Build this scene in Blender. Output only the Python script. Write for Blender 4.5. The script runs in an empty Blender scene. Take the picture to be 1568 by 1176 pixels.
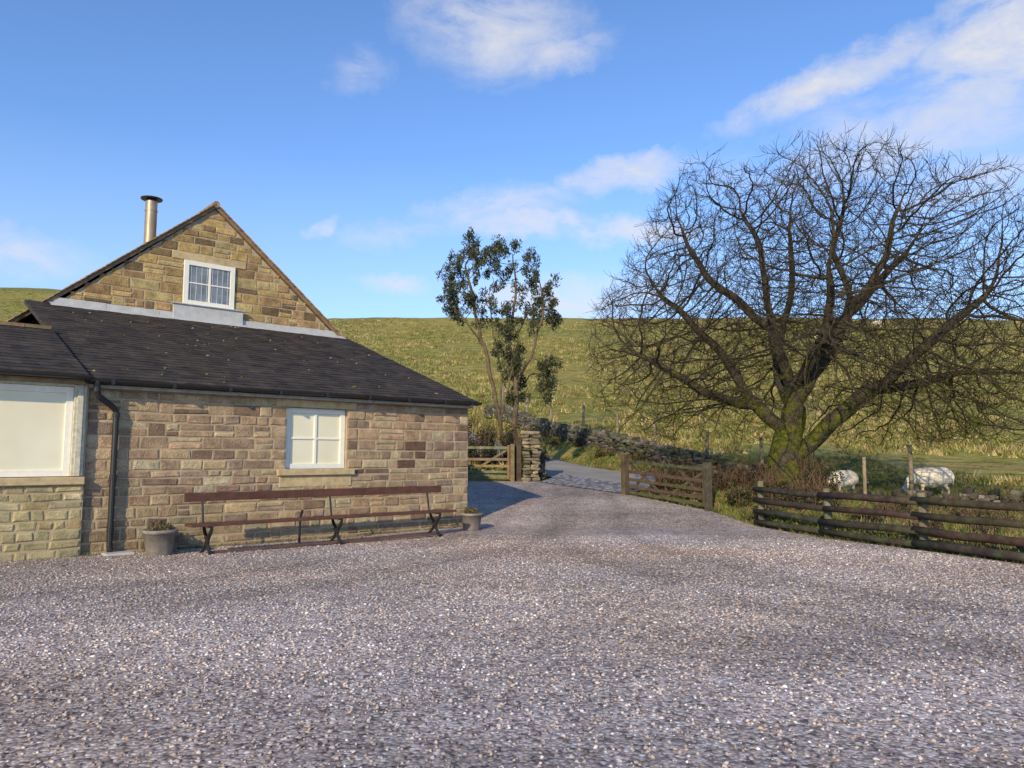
import bpy, math, random
import numpy as np
from mathutils import Vector, Matrix
R = random.Random(7)
rng = np.random.default_rng(11)
scn = bpy.context.scene
scn.view_settings.view_transform = 'Standard'
scn.view_settings.look = 'None'
scn.view_settings.exposure = 0
COL = scn.collection

# ------------------------------------------------------------------ helpers
def link(o, parent=None):
    COL.objects.link(o)
    if parent is not None:
        o.parent = parent
    return o

def empty(name, loc=(0, 0, 0), rz=0.0):
    o = bpy.data.objects.new(name, None)
    o.empty_display_size = 0.3
    o.location = loc
    o.rotation_euler = (0, 0, rz)
    return link(o)

def np_mesh(name, V, F, C=None, mat=None, parent=None, smooth=False, loc=None):
    V = np.asarray(V, dtype=np.float32); F = np.asarray(F, dtype=np.int32)
    k = F.shape[1]
    me = bpy.data.meshes.new(name)
    me.vertices.add(len(V)); me.vertices.foreach_set('co', V.ravel())
    me.loops.add(F.size); me.loops.foreach_set('vertex_index', F.ravel())
    me.polygons.add(len(F)); me.polygons.foreach_set('loop_start', np.arange(0, F.size, k, dtype=np.int32))
    me.update(calc_edges=True)
    if C is not None:
        a = me.color_attributes.new('col', 'FLOAT_COLOR', 'POINT')
        CC = np.ones((len(V), 4), dtype=np.float32); CC[:, :3] = C
        a.data.foreach_set('color', CC.ravel())
    if smooth:
        me.polygons.foreach_set('use_smooth', np.ones(len(F), dtype=bool))
    if mat: me.materials.append(mat)
    o = bpy.data.objects.new(name, me)
    if loc: o.location = loc
    return link(o, parent)

class MB:
    def __init__(s): s.v = []; s.f = []; s.c = []
    def add(s, vs, fs, c=(1, 1, 1)):
        b = len(s.v)
        s.v += [tuple(p) for p in vs]; s.c += [c] * len(vs)
        s.f += [tuple(i + b for i in f) for f in fs]
    def box(s, x0, x1, y0, y1, z0, z1, c=(1, 1, 1)):
        vs = [(x0,y0,z0),(x1,y0,z0),(x1,y1,z0),(x0,y1,z0),(x0,y0,z1),(x1,y0,z1),(x1,y1,z1),(x0,y1,z1)]
        s.add(vs, [(0,3,2,1),(4,5,6,7),(0,1,5,4),(1,2,6,5),(2,3,7,6),(3,0,4,7)], c)
    def bar(s, a, b, w, h, c=(1, 1, 1), up=(0, 0, 1)):
        a = Vector(a); b = Vector(b); d = (b - a).normalized(); up = Vector(up)
        if abs(d.dot(up)) > .98: up = Vector((0, 1, 0))
        x = d.cross(up).normalized(); u = x.cross(d).normalized()
        vs = []
        for p in (a, b):
            for sx, su in ((-1,-1),(1,-1),(1,1),(-1,1)):
                vs.append(p + x*sx*w/2 + u*su*h/2)
        s.add(vs, [(0,1,2,3),(7,6,5,4),(0,4,5,1),(1,5,6,2),(2,6,7,3),(3,7,4,0)], c)
    def prism(s, pts, y0, y1, c=(1, 1, 1)):
        n = len(pts)
        vs = [(p[0], y0, p[1]) for p in pts] + [(p[0], y1, p[1]) for p in pts]
        fs = [tuple(range(n)), tuple(range(2*n-1, n-1, -1))]
        for i in range(n):
            j = (i+1) % n
            fs.append((j, i, i+n, j+n))
        s.add(vs, fs, c)
    def tube(s, pts, rad, n=8, c=(1, 1, 1), cap=True):
        pts = [Vector(p) for p in pts]; m = len(pts)
        if not hasattr(rad, '__len__'): rad = [rad]*m
        vs = []; ref = None
        for i, p in enumerate(pts):
            d = (pts[min(i+1, m-1)] - pts[max(i-1, 0)]).normalized()
            if ref is None: ref = Vector((0, 0, 1)) if abs(d.z) < .9 else Vector((1, 0, 0))
            x = d.cross(ref).normalized(); y = x.cross(d).normalized(); ref = y
            for k in range(n):
                a = 2*math.pi*k/n
                vs.append(p + (x*math.cos(a) + y*math.sin(a))*rad[i])
        fs = []
        for i in range(m-1):
            for k in range(n):
                k2 = (k+1) % n
                fs.append((i*n+k, i*n+k2, (i+1)*n+k2, (i+1)*n+k))
        if cap:
            fs.append(tuple(range(n-1, -1, -1))); fs.append(tuple(range((m-1)*n, m*n)))
        s.add(vs, fs, c)
    def obj(s, name, mat, parent=None, smooth=False, bevel=0, loc=None):
        me = bpy.data.meshes.new(name)
        me.from_pydata(s.v, [], s.f)
        a = me.color_attributes.new('col', 'FLOAT_COLOR', 'POINT')
        CC = np.ones((len(s.v), 4), dtype=np.float32); CC[:, :3] = np.array(s.c)
        a.data.foreach_set('color', CC.ravel())
        if smooth:
            me.polygons.foreach_set('use_smooth', np.ones(len(me.polygons), dtype=bool))
        me.materials.append(mat)
        o = bpy.data.objects.new(name, me)
        if loc: o.location = loc
        link(o, parent)
        if bevel:
            m = o.modifiers.new('bev', 'BEVEL'); m.width = bevel; m.segments = 2; m.limit_method = 'ANGLE'
        return o

class NT:
    def __init__(s, tree): s.t = tree; s.n = tree.nodes; s.l = tree.links
    def node(s, typ, **kw):
        n = s.n.new(typ)
        for k, v in kw.items():
            n.inputs[k].default_value = v
        return n
    def ln(s, a, b): s.l.new(a, b)
    def noise(s, vec, scale, detail=4, rough=.6):
        n = s.node('ShaderNodeTexNoise'); n.inputs['Scale'].default_value = scale
        n.inputs['Detail'].default_value = detail; n.inputs['Roughness'].default_value = rough
        if vec is not None: s.ln(vec, n.inputs['Vector'])
        return n
    def ramp(s, fac, stops):
        r = s.n.new('ShaderNodeValToRGB')
        el = r.color_ramp.elements
        while len(el) < len(stops): el.new(0.5)
        for e, (p, c) in zip(el, stops):
            e.position = p; e.color = (*c, 1) if hasattr(c, '__len__') else (c, c, c, 1)
        s.ln(fac, r.inputs['Fac']); return r
    def mix(s, fac, a, b, mode='MIX'):
        m = s.n.new('ShaderNodeMix'); m.data_type = 'RGBA'; m.blend_type = mode
        for sock, val in ((m.inputs[0], fac), (m.inputs[6], a), (m.inputs[7], b)):
            if isinstance(val, bpy.types.NodeSocket): s.ln(val, sock)
            elif isinstance(val, (int, float)): sock.default_value = val if sock == m.inputs[0] else (val, val, val, 1)
            else: sock.default_value = (*val, 1)
        return m.outputs[2]
    def math(s, op, a, b=0.0, clamp=False):
        m = s.n.new('ShaderNodeMath'); m.operation = op; m.use_clamp = clamp
        for i, val in ((0, a), (1, b)):
            if isinstance(val, bpy.types.NodeSocket): s.ln(val, m.inputs[i])
            else: m.inputs[i].default_value = val
        return m.outputs[0]

def newmat(name, rough=.8, spec=.3):
    m = bpy.data.materials.new(name); m.use_nodes = True
    nt = NT(m.node_tree); b = m.node_tree.nodes['Principled BSDF']
    b.inputs['Roughness'].default_value = rough
    b.inputs['Specular IOR Level'].default_value = spec
    tc = nt.n.new('ShaderNodeTexCoord')
    return m, nt, b, tc.outputs['Object']

def bump(nt, b, h, strength=.5, dist=.02):
    bn = nt.n.new('ShaderNodeBump'); bn.inputs['Strength'].default_value = strength
    bn.inputs['Distance'].default_value = dist
    nt.ln(h, bn.inputs['Height']); nt.ln(bn.outputs['Normal'], b.inputs['Normal'])

def mat_attr(name, rough=.85, s1=6, s2=40, lo=.6, hi=1.3, bs=.6, bd=.015, spec=.2, tint=None, tint_fac=.0, tint_scale=1.5):
    m, nt, b, oc = newmat(name, rough, spec)
    at = nt.node('ShaderNodeAttribute'); at.attribute_name = 'col'
    n1 = nt.noise(oc, s1, 4, .65); n2 = nt.noise(oc, s2, 2, .7)
    r1 = nt.ramp(n1.outputs['Fac'], [(.3, lo), (.7, hi)])
    r2 = nt.ramp(n2.outputs['Fac'], [(.25, .75), (.75, 1.2)])
    c = nt.mix(1.0, at.outputs['Color'], r1.outputs['Color'], 'MULTIPLY')
    c = nt.mix(1.0, c, r2.outputs['Color'], 'MULTIPLY')
    if tint:
        n3 = nt.noise(oc, tint_scale, 4, .7)
        r3 = nt.ramp(n3.outputs['Fac'], [(.5, 0.0), (.68, 1.0)])
        f = nt.math('MULTIPLY', r3.outputs['Color'], tint_fac)
        c = nt.mix(f, c, tint)
    nt.ln(c, b.inputs['Base Color'])
    if bs:
        h = nt.math('ADD', n1.outputs['Fac'], n2.outputs['Fac'])
        bump(nt, b, h, bs, bd)
    return m

def mat_plain(name, col, rough=.5, spec=.4, metal=0, var=.25, scale=8, bs=.15):
    m, nt, b, oc = newmat(name, rough, spec)
    n = nt.noise(oc, scale, 4, .65)
    r = nt.ramp(n.outputs['Fac'], [(.3, tuple(x*(1-var) for x in col)), (.7, tuple(min(1, x*(1+var)) for x in col))])
    nt.ln(r.outputs['Color'], b.inputs['Base Color'])
    b.inputs['Metallic'].default_value = metal
    if bs: bump(nt, b, n.outputs['Fac'], bs, .01)
    return m
def mat_leaf(name, rough=.6, spec=.3):
    m, nt, b, oc = newmat(name, rough, spec)
    at = nt.node('ShaderNodeAttribute'); at.attribute_name = 'col'
    nt.ln(at.outputs['Color'], b.inputs['Base Color'])
    return m

def vnoise(x, y, seed=0):
    xi = np.floor(x).astype(np.int64); yi = np.floor(y).astype(np.int64)
    fx = x-xi; fy = y-yi; fx = fx*fx*(3-2*fx); fy = fy*fy*(3-2*fy)
    def h(a, b):
        n = (a*374761393 + b*668265263 + seed*982451653) & 0x7fffffff
        n = ((n ^ (n >> 13))*1274126177) & 0x7fffffff
        return ((n ^ (n >> 16)) & 0xffff)/65535.0
    return (h(xi, yi)*(1-fx)+h(xi+1, yi)*fx)*(1-fy)+(h(xi, yi+1)*(1-fx)+h(xi+1, yi+1)*fx)*fy
def fbm(x, y, seed=0, o=4):
    r = 0; a = .5
    for i in range(o):
        r = r + a*(vnoise(x, y, seed+i)-.5); x = x*2.03+3.1; y = y*2.03+1.7; a *= .5
    return r
def sstep(t):
    t = np.clip(t, 0, 1); return t*t*(3-2*t)

# ------------------------------------------------------------------ terrain
HYY = [-100, 12, 15, 17, 19, 22.5, 26, 29, 36, 45, 60, 100]
HYZ = [0, 0, -.04, 0.0, .18, .45, .72, 1.0, 1.62, 2.5, 4.5, 12]
def hy(y): return np.interp(y, HYY, HYZ)
XRY = [-40, 2.35, 17.2, 19.2, 22.5, 26, 27]
XRX = [24, 10.2, 5.4, 4.97, 3.35, .65, -.2]
def xr(y): return np.interp(y, XRY, XRX)
LANE = np.array([(6.6, 23.4), (5.4, 24.6), (4.2, 25.9), (2.8, 28), (1.2, 31), (-.3, 36), (-2, 43), (-5, 52)], float)
def seg_dist(x, y, pl):
    d = np.full(np.shape(x), 1e9)
    for (ax, ay), (bx, by) in zip(pl[:-1], pl[1:]):
        vx, vy = bx-ax, by-ay
        t = np.clip(((x-ax)*vx+(y-ay)*vy)/(vx*vx+vy*vy), 0, 1)
        d = np.minimum(d, np.hypot(x-ax-t*vx, y-ay-t*vy))
    return d
def terrain(x, y):
    x = np.asarray(x, float); y = np.asarray(y, float)
    hc = np.interp(y, [-300, 14, 19, 22.5, 26, 29, 32, 36, 42, 60, 100, 130, 145, 160, 200, 400, 900],
                   [0, .05, .3, .6, .95, 1.35, 1.75, 2.3, 3.1, 7.0, 17.2, 25.6, 28.3, 29.6, 30, 20, -10])
    hr = np.interp(y, [-300, 10, 17, 24, 28, 38, 60, 100, 130, 145, 160, 200, 400, 900],
                   [0, .1, .3, .36, .62, 2.2, 7.0, 17.2, 25.6, 28.6, 30.0, 30.5, 20, -10])
    w = sstep((x-4)/6)
    h = hc*(1-w)+hr*w
    h = h + .35*np.exp(-((x-7.4)**2+(y-20.3)**2)/3.5)
    h = h + sstep((-x-50)/45)*np.interp(y, [50, 140], [0, 6.5])
    amp = np.interp(y, [10, 30, 60, 120, 150], [.12, .25, .9, 1.0, .5])
    h = h + amp*fbm(x*.16, y*.16, 3, 5)
    h = h + np.interp(y, [30, 60, 150], [0, .8, 1.6])*fbm(x*.04+9, y*.05, 8, 2)
    d = np.maximum((x-xr(y))*.85, y-26)
    h = (hy(y)-.07)*(1-sstep((d-.05)/.9))+h*sstep((d-.05)/.9)
    dl = seg_dist(x, y, LANE)
    k = sstep((dl-1.75)/1.3)
    h = (hy(y)-.07)*(1-k)+h*k
    dp = seg_dist(x, y, [(1.9, 24.2), (3.2, 26)])
    k = sstep((dp-2.0)/.6)
    h = np.where(dp < 2.6, (np.minimum(h, hy(y)-.07))*(1-k)+h*k, h)
    return h

def axis(parts):
    out = []
    for a, b, st in parts: out.append(np.arange(a, b, st))
    return np.concatenate(out)
gx = axis([(-900, -150, 50), (-150, -60, 5), (-60, -6, 1.2), (-6, 20, .3), (20, 120, 1.2), (120, 200, 8), (200, 950, 50)])
gy = axis([(-300, -20, 20), (-20, 12, 2), (12, 50, .35), (50, 160, 1.0), (160, 220, 6), (220, 900, 40)])
GX, GY = np.meshgrid(gx, gy)
GZ = terrain(GX, GY)
nx, ny = len(gx), len(gy)
idx = np.arange(nx*ny).reshape(ny, nx)
F = np.stack([idx[:-1, :-1], idx[:-1, 1:], idx[1:, 1:], idx[1:, :-1]], -1).reshape(-1, 4)

m_grass, nt, b, oc = newmat('grass_field_mat', .95, .1)
n1 = nt.noise(oc, .07, 4, .6); n2 = nt.noise(oc, 1.0, 5, .75)
mp = nt.node('ShaderNodeMapping'); mp.inputs['Scale'].default_value = (.45, 1.5, 1); nt.ln(oc, mp.inputs['Vector'])
n4 = nt.noise(mp.outputs['Vector'], .3, 5, .72)
g1 = nt.ramp(n1.outputs['Fac'], [(.38, (.16, .19, .033)), (.62, (.29, .265, .065))]).outputs['Color']
straw = nt.ramp(n2.outputs['Fac'], [(.47, 0.0), (.58, 1.0)]).outputs['Color']
c = nt.mix(nt.math('MULTIPLY', straw, .5), g1, (.40, .32, .14))
pat = nt.ramp(n4.outputs['Fac'], [(.5, 0.0), (.6, 1.0)]).outputs['Color']
c = nt.mix(nt.math('MULTIPLY', pat, .55), c, (.24, .17, .07))
dk2 = nt.ramp(n2.outputs['Fac'], [(.30, .25), (.46, 1.0)]).outputs['Color']
c = nt.mix(1.0, c, dk2, 'MULTIPLY')
nt.ln(c, b.inputs['Base Color'])
bump(nt, b, n2.outputs['Fac'], .9, .6)
np_mesh('grass_hillside_ground', np.stack([GX, GY, GZ], -1).reshape(-1, 3), F, mat=m_grass, smooth=True)

# gravel yard sheet
m_grav, nt, b, oc = newmat('gravel_mat', .9, .1)
vor = nt.node('ShaderNodeTexVoronoi'); vor.inputs['Scale'].default_value = 38; nt.ln(oc, vor.inputs['Vector'])
sep = nt.n.new('ShaderNodeSeparateColor'); nt.ln(vor.outputs['Color'], sep.inputs[0])
cr = nt.ramp(sep.outputs[0], [(0, (.14, .115, .11)), (.25, (.37, .30, .275)), (.5, (.49, .42, .39)), (.72, (.58, .52, .49)), (.88, (.50, .38, .28)), (1, (.82, .78, .73))])
dd = nt.ramp(vor.outputs['Distance'], [(.3, 1.0), (.8, .5)])
c = nt.mix(1.0, cr.outputs['Color'], dd.outputs['Color'], 'MULTIPLY')
at = nt.node('ShaderNodeAttribute'); at.attribute_name = 'col'
c = nt.mix(1.0, c, at.outputs['Color'], 'MULTIPLY')
mid = nt.noise(oc, 3.0, 4, .75); mr = nt.ramp(mid.outputs['Fac'], [(.3, .74), (.7, 1.22)])
c = nt.mix(1.0, c, mr.outputs['Color'], 'MULTIPLY')
nt.ln(c, b.inputs['Base Color'])
bump(nt, b, nt.math('SUBTRACT', nt.math('MULTIPLY', mid.outputs['Fac'], 1.5), vor.outputs['Distance']), .5, .012)
TR1 = [(2.3, 24.5), (2.0, 20), (1.6, 16), (1.9, 12), (3.2, 8.5), (5.5, 5.5), (9, 3)]
TR2 = [(1.4, 24.5), (.6, 18), (-.9, 13), (-3.2, 9.5), (-6, 7.2), (-10, 6)]
def ytone(x, y):
    t = 1+.85*fbm(x*.45, y*.8, 21, 5)
    for tr in (TR1, TR2):
        d = seg_dist(x+.3*fbm(x*.3, y*.3, 50, 2), y, tr)
        t = t*(1-.2*np.exp(-((d-.78)/.24)**2))
    warm = fbm(x*.3+5, y*.4, 77, 3)*2
    return np.stack([t*(1+.09*warm), t, t*(1-.13*warm)], -1)
ys = axis([(-30, 2, 1.0), (2, 26.01, .2)]); NXG = 150
V = []
for y in ys:
    x1 = float(xr(y)); xs = x1+.05-(x1+30)*np.linspace(1, 0, NXG)**1.6
    zz = hy(y)+0.02*fbm(xs*.5, np.full(NXG, y*.5), 5, 3)
    V.append(np.stack([xs, np.full(NXG, y), zz], -1))
V = np.concatenate(V); idx = np.arange(len(V)).reshape(len(ys), NXG)
F = np.stack([idx[:-1, :-1], idx[:-1, 1:], idx[1:, 1:], idx[1:, :-1]], -1).reshape(-1, 4)
np_mesh('gravel_yard', V, F, ytone(V[:, 0], V[:, 1]), mat=m_grav, smooth=True)

# loose gravel stones (one mesh)
N = 150000
Y = 3.0 + (15.5-3.0)*np.sqrt(rng.random(N)); X = (rng.random(N)*2-1)*(.76*Y+.8)
keep = (rng.random(N) < np.interp(Y, [3, 8, 15.5], [1, .75, .15])) & (X < xr(Y)-.1)
ex, ey = .748, .664
sx = (X+6.87)*ex+(Y-12.1)*ey; tx = -(X+6.87)*ey+(Y-12.1)*ex
keep &= (tx < -.12)
X = X[keep]; Y = Y[keep]; N = len(X)
base = np.array([(1,0,0),(0,1,0),(-1,0,0),(0,-1,0),(0,0,1),(0,0,-1)], float)
sz = .0075+.0115*rng.random(N)**2
P = base[None]*np.stack([sz*(1+.5*rng.random(N)), sz*(.7+.4*rng.random(N)), sz*(.5+.3*rng.random(N))], -1)[:, None, :]
P = P*(1+.35*(rng.random((N, 6, 1))-.5)) + sz[:, None, None]*.35*(rng.random((N, 6, 3))-.5)
a = rng.random(N)*6.28; tl = (rng.random(N)-.5)*.9
ca, sa = np.cos(a), np.sin(a); ct, st = np.cos(tl), np.sin(tl)
x1 = P[..., 0]*ct[:, None]-P[..., 2]*st[:, None]; z1 = P[..., 0]*st[:, None]+P[..., 2]*ct[:, None]
x2 = x1*ca[:, None]-P[..., 1]*sa[:, None]; y2 = x1*sa[:, None]+P[..., 1]*ca[:, None]
Z0 = hy(Y)+0.02*fbm(X*.5, Y*.5, 5, 3)+sz*.2
V = np.stack([x2+X[:, None], y2+Y[:, None], z1+Z0[:, None]], -1).reshape(-1, 3)
f8 = np.array([(0,1,4),(1,2,4),(2,3,4),(3,0,4),(1,0,5),(2,1,5),(3,2,5),(0,3,5)])
F = (f8[None]+6*np.arange(N)[:, None, None]).reshape(-1, 3)
pal = np.array([(.40,.32,.29),(.49,.41,.38),(.57,.52,.49),(.28,.235,.225),(.48,.36,.27),(.15,.13,.125),(.80,.77,.72),(.41,.385,.375),(.56,.47,.40)])
ci = rng.choice(len(pal), N, p=[.18,.17,.15,.13,.09,.08,.025,.095,.08])
C = pal[ci]*(.75+.45*rng.random((N, 1)))
C = np.clip(np.repeat(C*ytone(X, Y), 6, 0), 0, .95)
np_mesh('gravel_stones', V, F, C, mat_leaf('gravel_stone_mat', .9, .1))

# lane
m_road, nt, b, oc = newmat('tarmac_mat', .9, .2)
n = nt.noise(oc, 30, 4, .8); n2 = nt.noise(oc, .8, 4, .6)
c = nt.mix(1.0, nt.ramp(n.outputs['Fac'], [(.3, (.20, .19, .17)), (.7, (.33, .315, .285))]).outputs['Color'], nt.ramp(n2.outputs['Fac'], [(.3, .8), (.7, 1.15)]).outputs['Color'], 'MULTIPLY')
nt.ln(c, b.inputs['Base Color']); bump(nt, b, n.outputs['Fac'], .3, .01)
pts = []
for (a0, a1) in zip(LANE[:-1], LANE[1:]):
    for t in np.linspace(0, 1, 12, endpoint=False): pts.append(a0+(a1-a0)*t)
pts = np.array(pts)
for _ in range(20): pts[1:-1] = (pts[:-2]+2*pts[1:-1]+pts[2:])/4
V = []
for i, p in enumerate(pts):
    d = pts[min(i+1, len(pts)-1)]-pts[max(i-1, 0)]; d /= np.linalg.norm(d); q = np.array([d[1], -d[0]])
    for wv in np.linspace(-1.6, 1.6, 9):
        pp = p+q*wv; V.append((pp[0], pp[1], float(hy(pp[1]))+.012-.01*abs(wv)))
idx = np.arange(len(V)).reshape(-1, 9)
F = np.stack([idx[:-1, :-1], idx[1:, :-1], idx[1:, 1:], idx[:-1, 1:]], -1).reshape(-1, 4)
np_mesh('tarmac_lane', V, F, mat=m_road, smooth=True)
# sett paving threshold
m_set, nt, b, oc = newmat('setts_mat', .7, .3)
vo = nt.node('ShaderNodeTexVoronoi'); vo.inputs['Scale'].default_value = 6; nt.ln(oc, vo.inputs['Vector'])
sp = nt.n.new('ShaderNodeSeparateColor'); nt.ln(vo.outputs['Color'], sp.inputs[0])
c = nt.mix(1.0, nt.ramp(sp.outputs[0], [(0, (.22, .22, .23)), (1, (.40, .38, .37))]).outputs['Color'], nt.ramp(vo.outputs['Distance'], [(.35, 1.0), (.6, .35)]).outputs['Color'], 'MULTIPLY')
nt.ln(c, b.inputs['Base Color']); bump(nt, b, nt.math('SUBTRACT', 1.0, vo.outputs['Distance']), .6, .03)
V = []
A0, A1, B0, B1 = map(np.array, [(.9, 25.7), (3.3, 22.55), (2.0, 28.2), (4.7, 24.4)])
for i in range(14):
    for j in range(14):
        p = (A0*(1-i/13)+A1*i/13)*(1-j/13)+(B0*(1-i/13)+B1*i/13)*j/13
        V.append((p[0], p[1], float(hy(p[1]))+.02-.016*j/13))
idx = np.arange(196).reshape(14, 14)
F = np.stack([idx[:-1, :-1], idx[1:, :-1], idx[1:, 1:], idx[:-1, 1:]], -1).reshape(-1, 4)
np_mesh('sett_paving', V, F, mat=m_set, smooth=True)

# ------------------------------------------------------------------ building
H = empty('stone_farmhouse', (-6.87, 12.1, 0), math.radians(41.6))
m_wall = mat_attr('sandstone_blocks_mat', .92, 5, 45, .62, 1.3, .9, .03, tint=(.17, .14, .09), tint_fac=.45, tint_scale=1.1)
m_gable = mat_attr('gable_stone_mat', .92, 5, 45, .62, 1.3, .9, .03, tint=(.19, .14, .065), tint_fac=.4, tint_scale=1.3)
m_mort = mat_plain('mortar_mat', (.40, .32, .21), .95, .1, var=.25, scale=6, bs=.4)
m_slate = mat_attr('slate_mat', .85, 3, 30, .65, 1.35, .4, .01, spec=.15, tint=(.10, .09, .06), tint_fac=.4, tint_scale=2.5)
m_white = mat_plain('white_paint_mat', (.80, .79, .70), .5, .4, var=.06, scale=12, bs=.05)
m_black = mat_plain('black_iron_mat', (.018, .018, .02), .4, .5, var=.2, scale=20)
m_lead = mat_plain('lead_flashing_mat', (.46, .47, .47), .5, .4, var=.15, scale=5)
m_sill = mat_plain('dressed_stone_mat', (.48, .38, .22), .9, .2, var=.25, scale=7, bs=.4)
m_trim = mat_plain('timber_grey_mat', (.33, .31, .27), .8, .2, var=.3, scale=14, bs=.3)

PINK = [(.47,.325,.205),(.42,.295,.195),(.51,.385,.235),(.36,.255,.175),(.45,.335,.215),(.34,.255,.19),(.53,.42,.26),(.26,.18,.13),(.47,.335,.215),(.46,.38,.24),(.39,.285,.185),(.50,.43,.28)]
GOLD = [(.52,.365,.15),(.46,.325,.135),(.56,.43,.195),(.40,.28,.125),(.31,.20,.10),(.50,.40,.19),(.44,.29,.145),(.20,.14,.08)]
BUFF = [(.46,.39,.21),(.40,.35,.19),(.50,.43,.25),(.35,.31,.19),(.43,.33,.17),(.31,.28,.16)]

def courses(mb, z0, z1, span, openings, pal, xf, hmin=.13, hmax=.22, wmin=.16, wmax=.5, colfn=None):
    br = sorted(set([z0, z1]+[z for o in openings for z in o[2:4] if z0 < z < z1]))
    for a, bq in zip(br[:-1], br[1:]):
        z = a; hs = []
        while z < bq-1e-6:
            h = R.uniform(hmin, hmax)
            if bq-(z+h) < hmin*.7: h = bq-z
            hs.append((z, z+h)); z += h
        for (zl, zh) in hs:
            zm = (zl+zh)/2
            s0, s1 = span(zm)
            ivs = [(s0, s1)]
            for o in openings:
                if o[2] <= zm <= o[3]:
                    nv = []
                    for i0, i1 in ivs:
                        if o[0] > i0 and o[0] < i1: nv.append((i0, min(i1, o[0])))
                        if o[1] < i1 and o[1] > i0: nv.append((max(i0, o[1]), i1))
                        if o[1] <= i0 or o[0] >= i1: nv.append((i0, i1))
                    ivs = nv
            for i0, i1 in ivs:
                s = i0
                while s < i1-1e-4:
                    w = R.uniform(wmin, wmax)
                    if i1-(s+w) < wmin*.8: w = i1-s
                    segs = [(zl, zh)]
                    if zh-zl > .19 and R.random() < .25:
                        zz = zl+(zh-zl)*R.uniform(.4, .6); segs = [(zl, zz), (zz, zh)]
                    for (za, zb) in segs:
                        g = R.uniform(.007, .017)
                        j = lambda k=.009: R.uniform(-k, k)
                        dep = R.uniform(.006, .022)
                        c = R.choice(pal); k = R.uniform(.85, 1.15); c = tuple(x*k for x in c)
                        zq = (za+zb)/2
                        if colfn: c = colfn(c, s+w/2, zq)
                        o4 = [(s+g+j(.011), za+g+j(.010)), (s+w-g+j(.011), za+g+j(.010)), (s+w-g+j(.011), zb-g+j(.010)), (s+g+j(.011), zb-g+j(.010))]
                        cx, cz = s+w/2, zq
                        vs = [xf(p[0], -.02, p[1]) for p in o4]
                        vs += [xf(p[0]+(.004 if p[0] < cx else -.004), dep*.5, p[1]+(.004 if p[1] < cz else -.004)) for p in o4]
                        vs += [xf(p[0]+(1 if p[0] < cx else -1)*R.uniform(.014, .034), dep+j(.004), p[1]+(1 if p[1] < cz else -1)*R.uniform(.014, .028)) for p in o4]
                        fs = [(8, 9, 10, 11)]
                        for q in range(4):
                            q2 = (q+1) % 4
                            fs.append((q, q2, q2+4, q+4)); fs.append((q+4, q2+4, q2+8, q+8))
                        mb.add(vs, fs, c)
                    s += w

def wcol(c, s, z):
    if z < .6:
        k = (.6-z)/.6*.75*R.random(); t = (.19, .16, .075); c = tuple(x*(1-k)+y*k for x, y in zip(c, t))
    if s < 2.0 and z < 1.2:
        c = tuple(x*.85 for x in c)
    if 4.7 < s < 8 and 1.1 < z < 1.9 and R.random() < .12: c = (.16, .095, .07)
    return c
LEN = 7.83
WO = (3.42, 4.72, 1.32, 2.51)
SILL = (3.25, 4.88, 1.20, 1.32)
LINT = (3.2, 4.92, 2.51, 2.66)
mb = MB()
mb.box(0, WO[0], 0, .4, -.4, 2.78); mb.box(WO[1], LEN, 0, .4, -.4, 2.78)
mb.box(WO[0], WO[1], 0, .4, -.4, WO[2]); mb.box(WO[0], WO[1], 0, .4, WO[3], 2.78)
mb.add([(LEN-.003, .4, -.4), (LEN-.003, 6.1, -.4), (LEN-.003, 6.1, 4.95), (LEN-.003, .4, 2.9), (LEN-.4, .4, -.4), (LEN-.4, 6.1, -.4), (LEN-.4, 6.1, 4.95), (LEN-.4, .4, 2.9)],
       [(0,1,2,3),(7,6,5,4),(3,2,6,7)])
mb.box(0, .4, .4, 6.1, -.4, 2.85)
mb.box(.35, 7.88, 6.4, 14, -.4, 4.85)
GW = (3.34, 4.66, 5.42, 6.60)
AP = (4.08, 8.08)
def gz(s): return AP[1]-.83*abs(s-AP[0])
mb.prism([(.35, -.4), (7.88, -.4), (7.88, 4.9), (GW[1], GW[2]), (GW[0], GW[2]), (.35, 4.9)], 6.1, 6.4)
mb.prism([(.35, 4.9), (GW[0], GW[2]), (GW[0], gz(GW[0]))], 6.1, 6.4)
mb.prism([(GW[1], GW[2]), (7.88, 4.9), (GW[1], gz(GW[1]))], 6.1, 6.4)
mb.prism([(GW[0], GW[3]), (GW[1], GW[3]), (GW[1], gz(GW[1])), AP, (GW[0], gz(GW[0]))], 6.1, 6.4)
mb.prism([(.35, 4.85), (7.88, 4.85), AP], 13.7, 14)
mb.obj('walls_mortar', m_mort, H)

mb = MB()
courses(mb, -.15, 2.76, lambda z: (0.02, LEN), [WO, SILL, LINT], PINK, lambda s, d, z: (s, -d, z), .14, .245, .18, .62, colfn=wcol)
courses(mb, -.15, 2.7, lambda z: (0.0, 6.0), [], PINK, lambda s, d, z: (LEN+d, s, z))
courses(mb, 2.7, 4.9, lambda z: (max(0, (z-2.75)/.362), 6.05), [], PINK, lambda s, d, z: (LEN+d, s, z))
mb.obj('front_wall_stones', m_wall, H)
mb = MB()
courses(mb, 4.7, 7.95, lambda z: (max(.37, AP[0]-(AP[1]-z)/.83+.08), min(7.86, AP[0]+(AP[1]-z)/.83-.08)),
        [GW, (3.05, 4.95, 6.60, 6.80), (3.1, 4.88, 5.05, 5.42)], GOLD, lambda s, d, z: (s, 6.1-d, z), .15, .28, .2, .7)
courses(mb, -.2, 4.8, lambda z: (6.1, 14), [], GOLD, lambda s, d, z: (7.88+d, s, z), .15, .26, .22, .6)
mb.obj('gable_wall_stones', m_gable, H)

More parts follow.
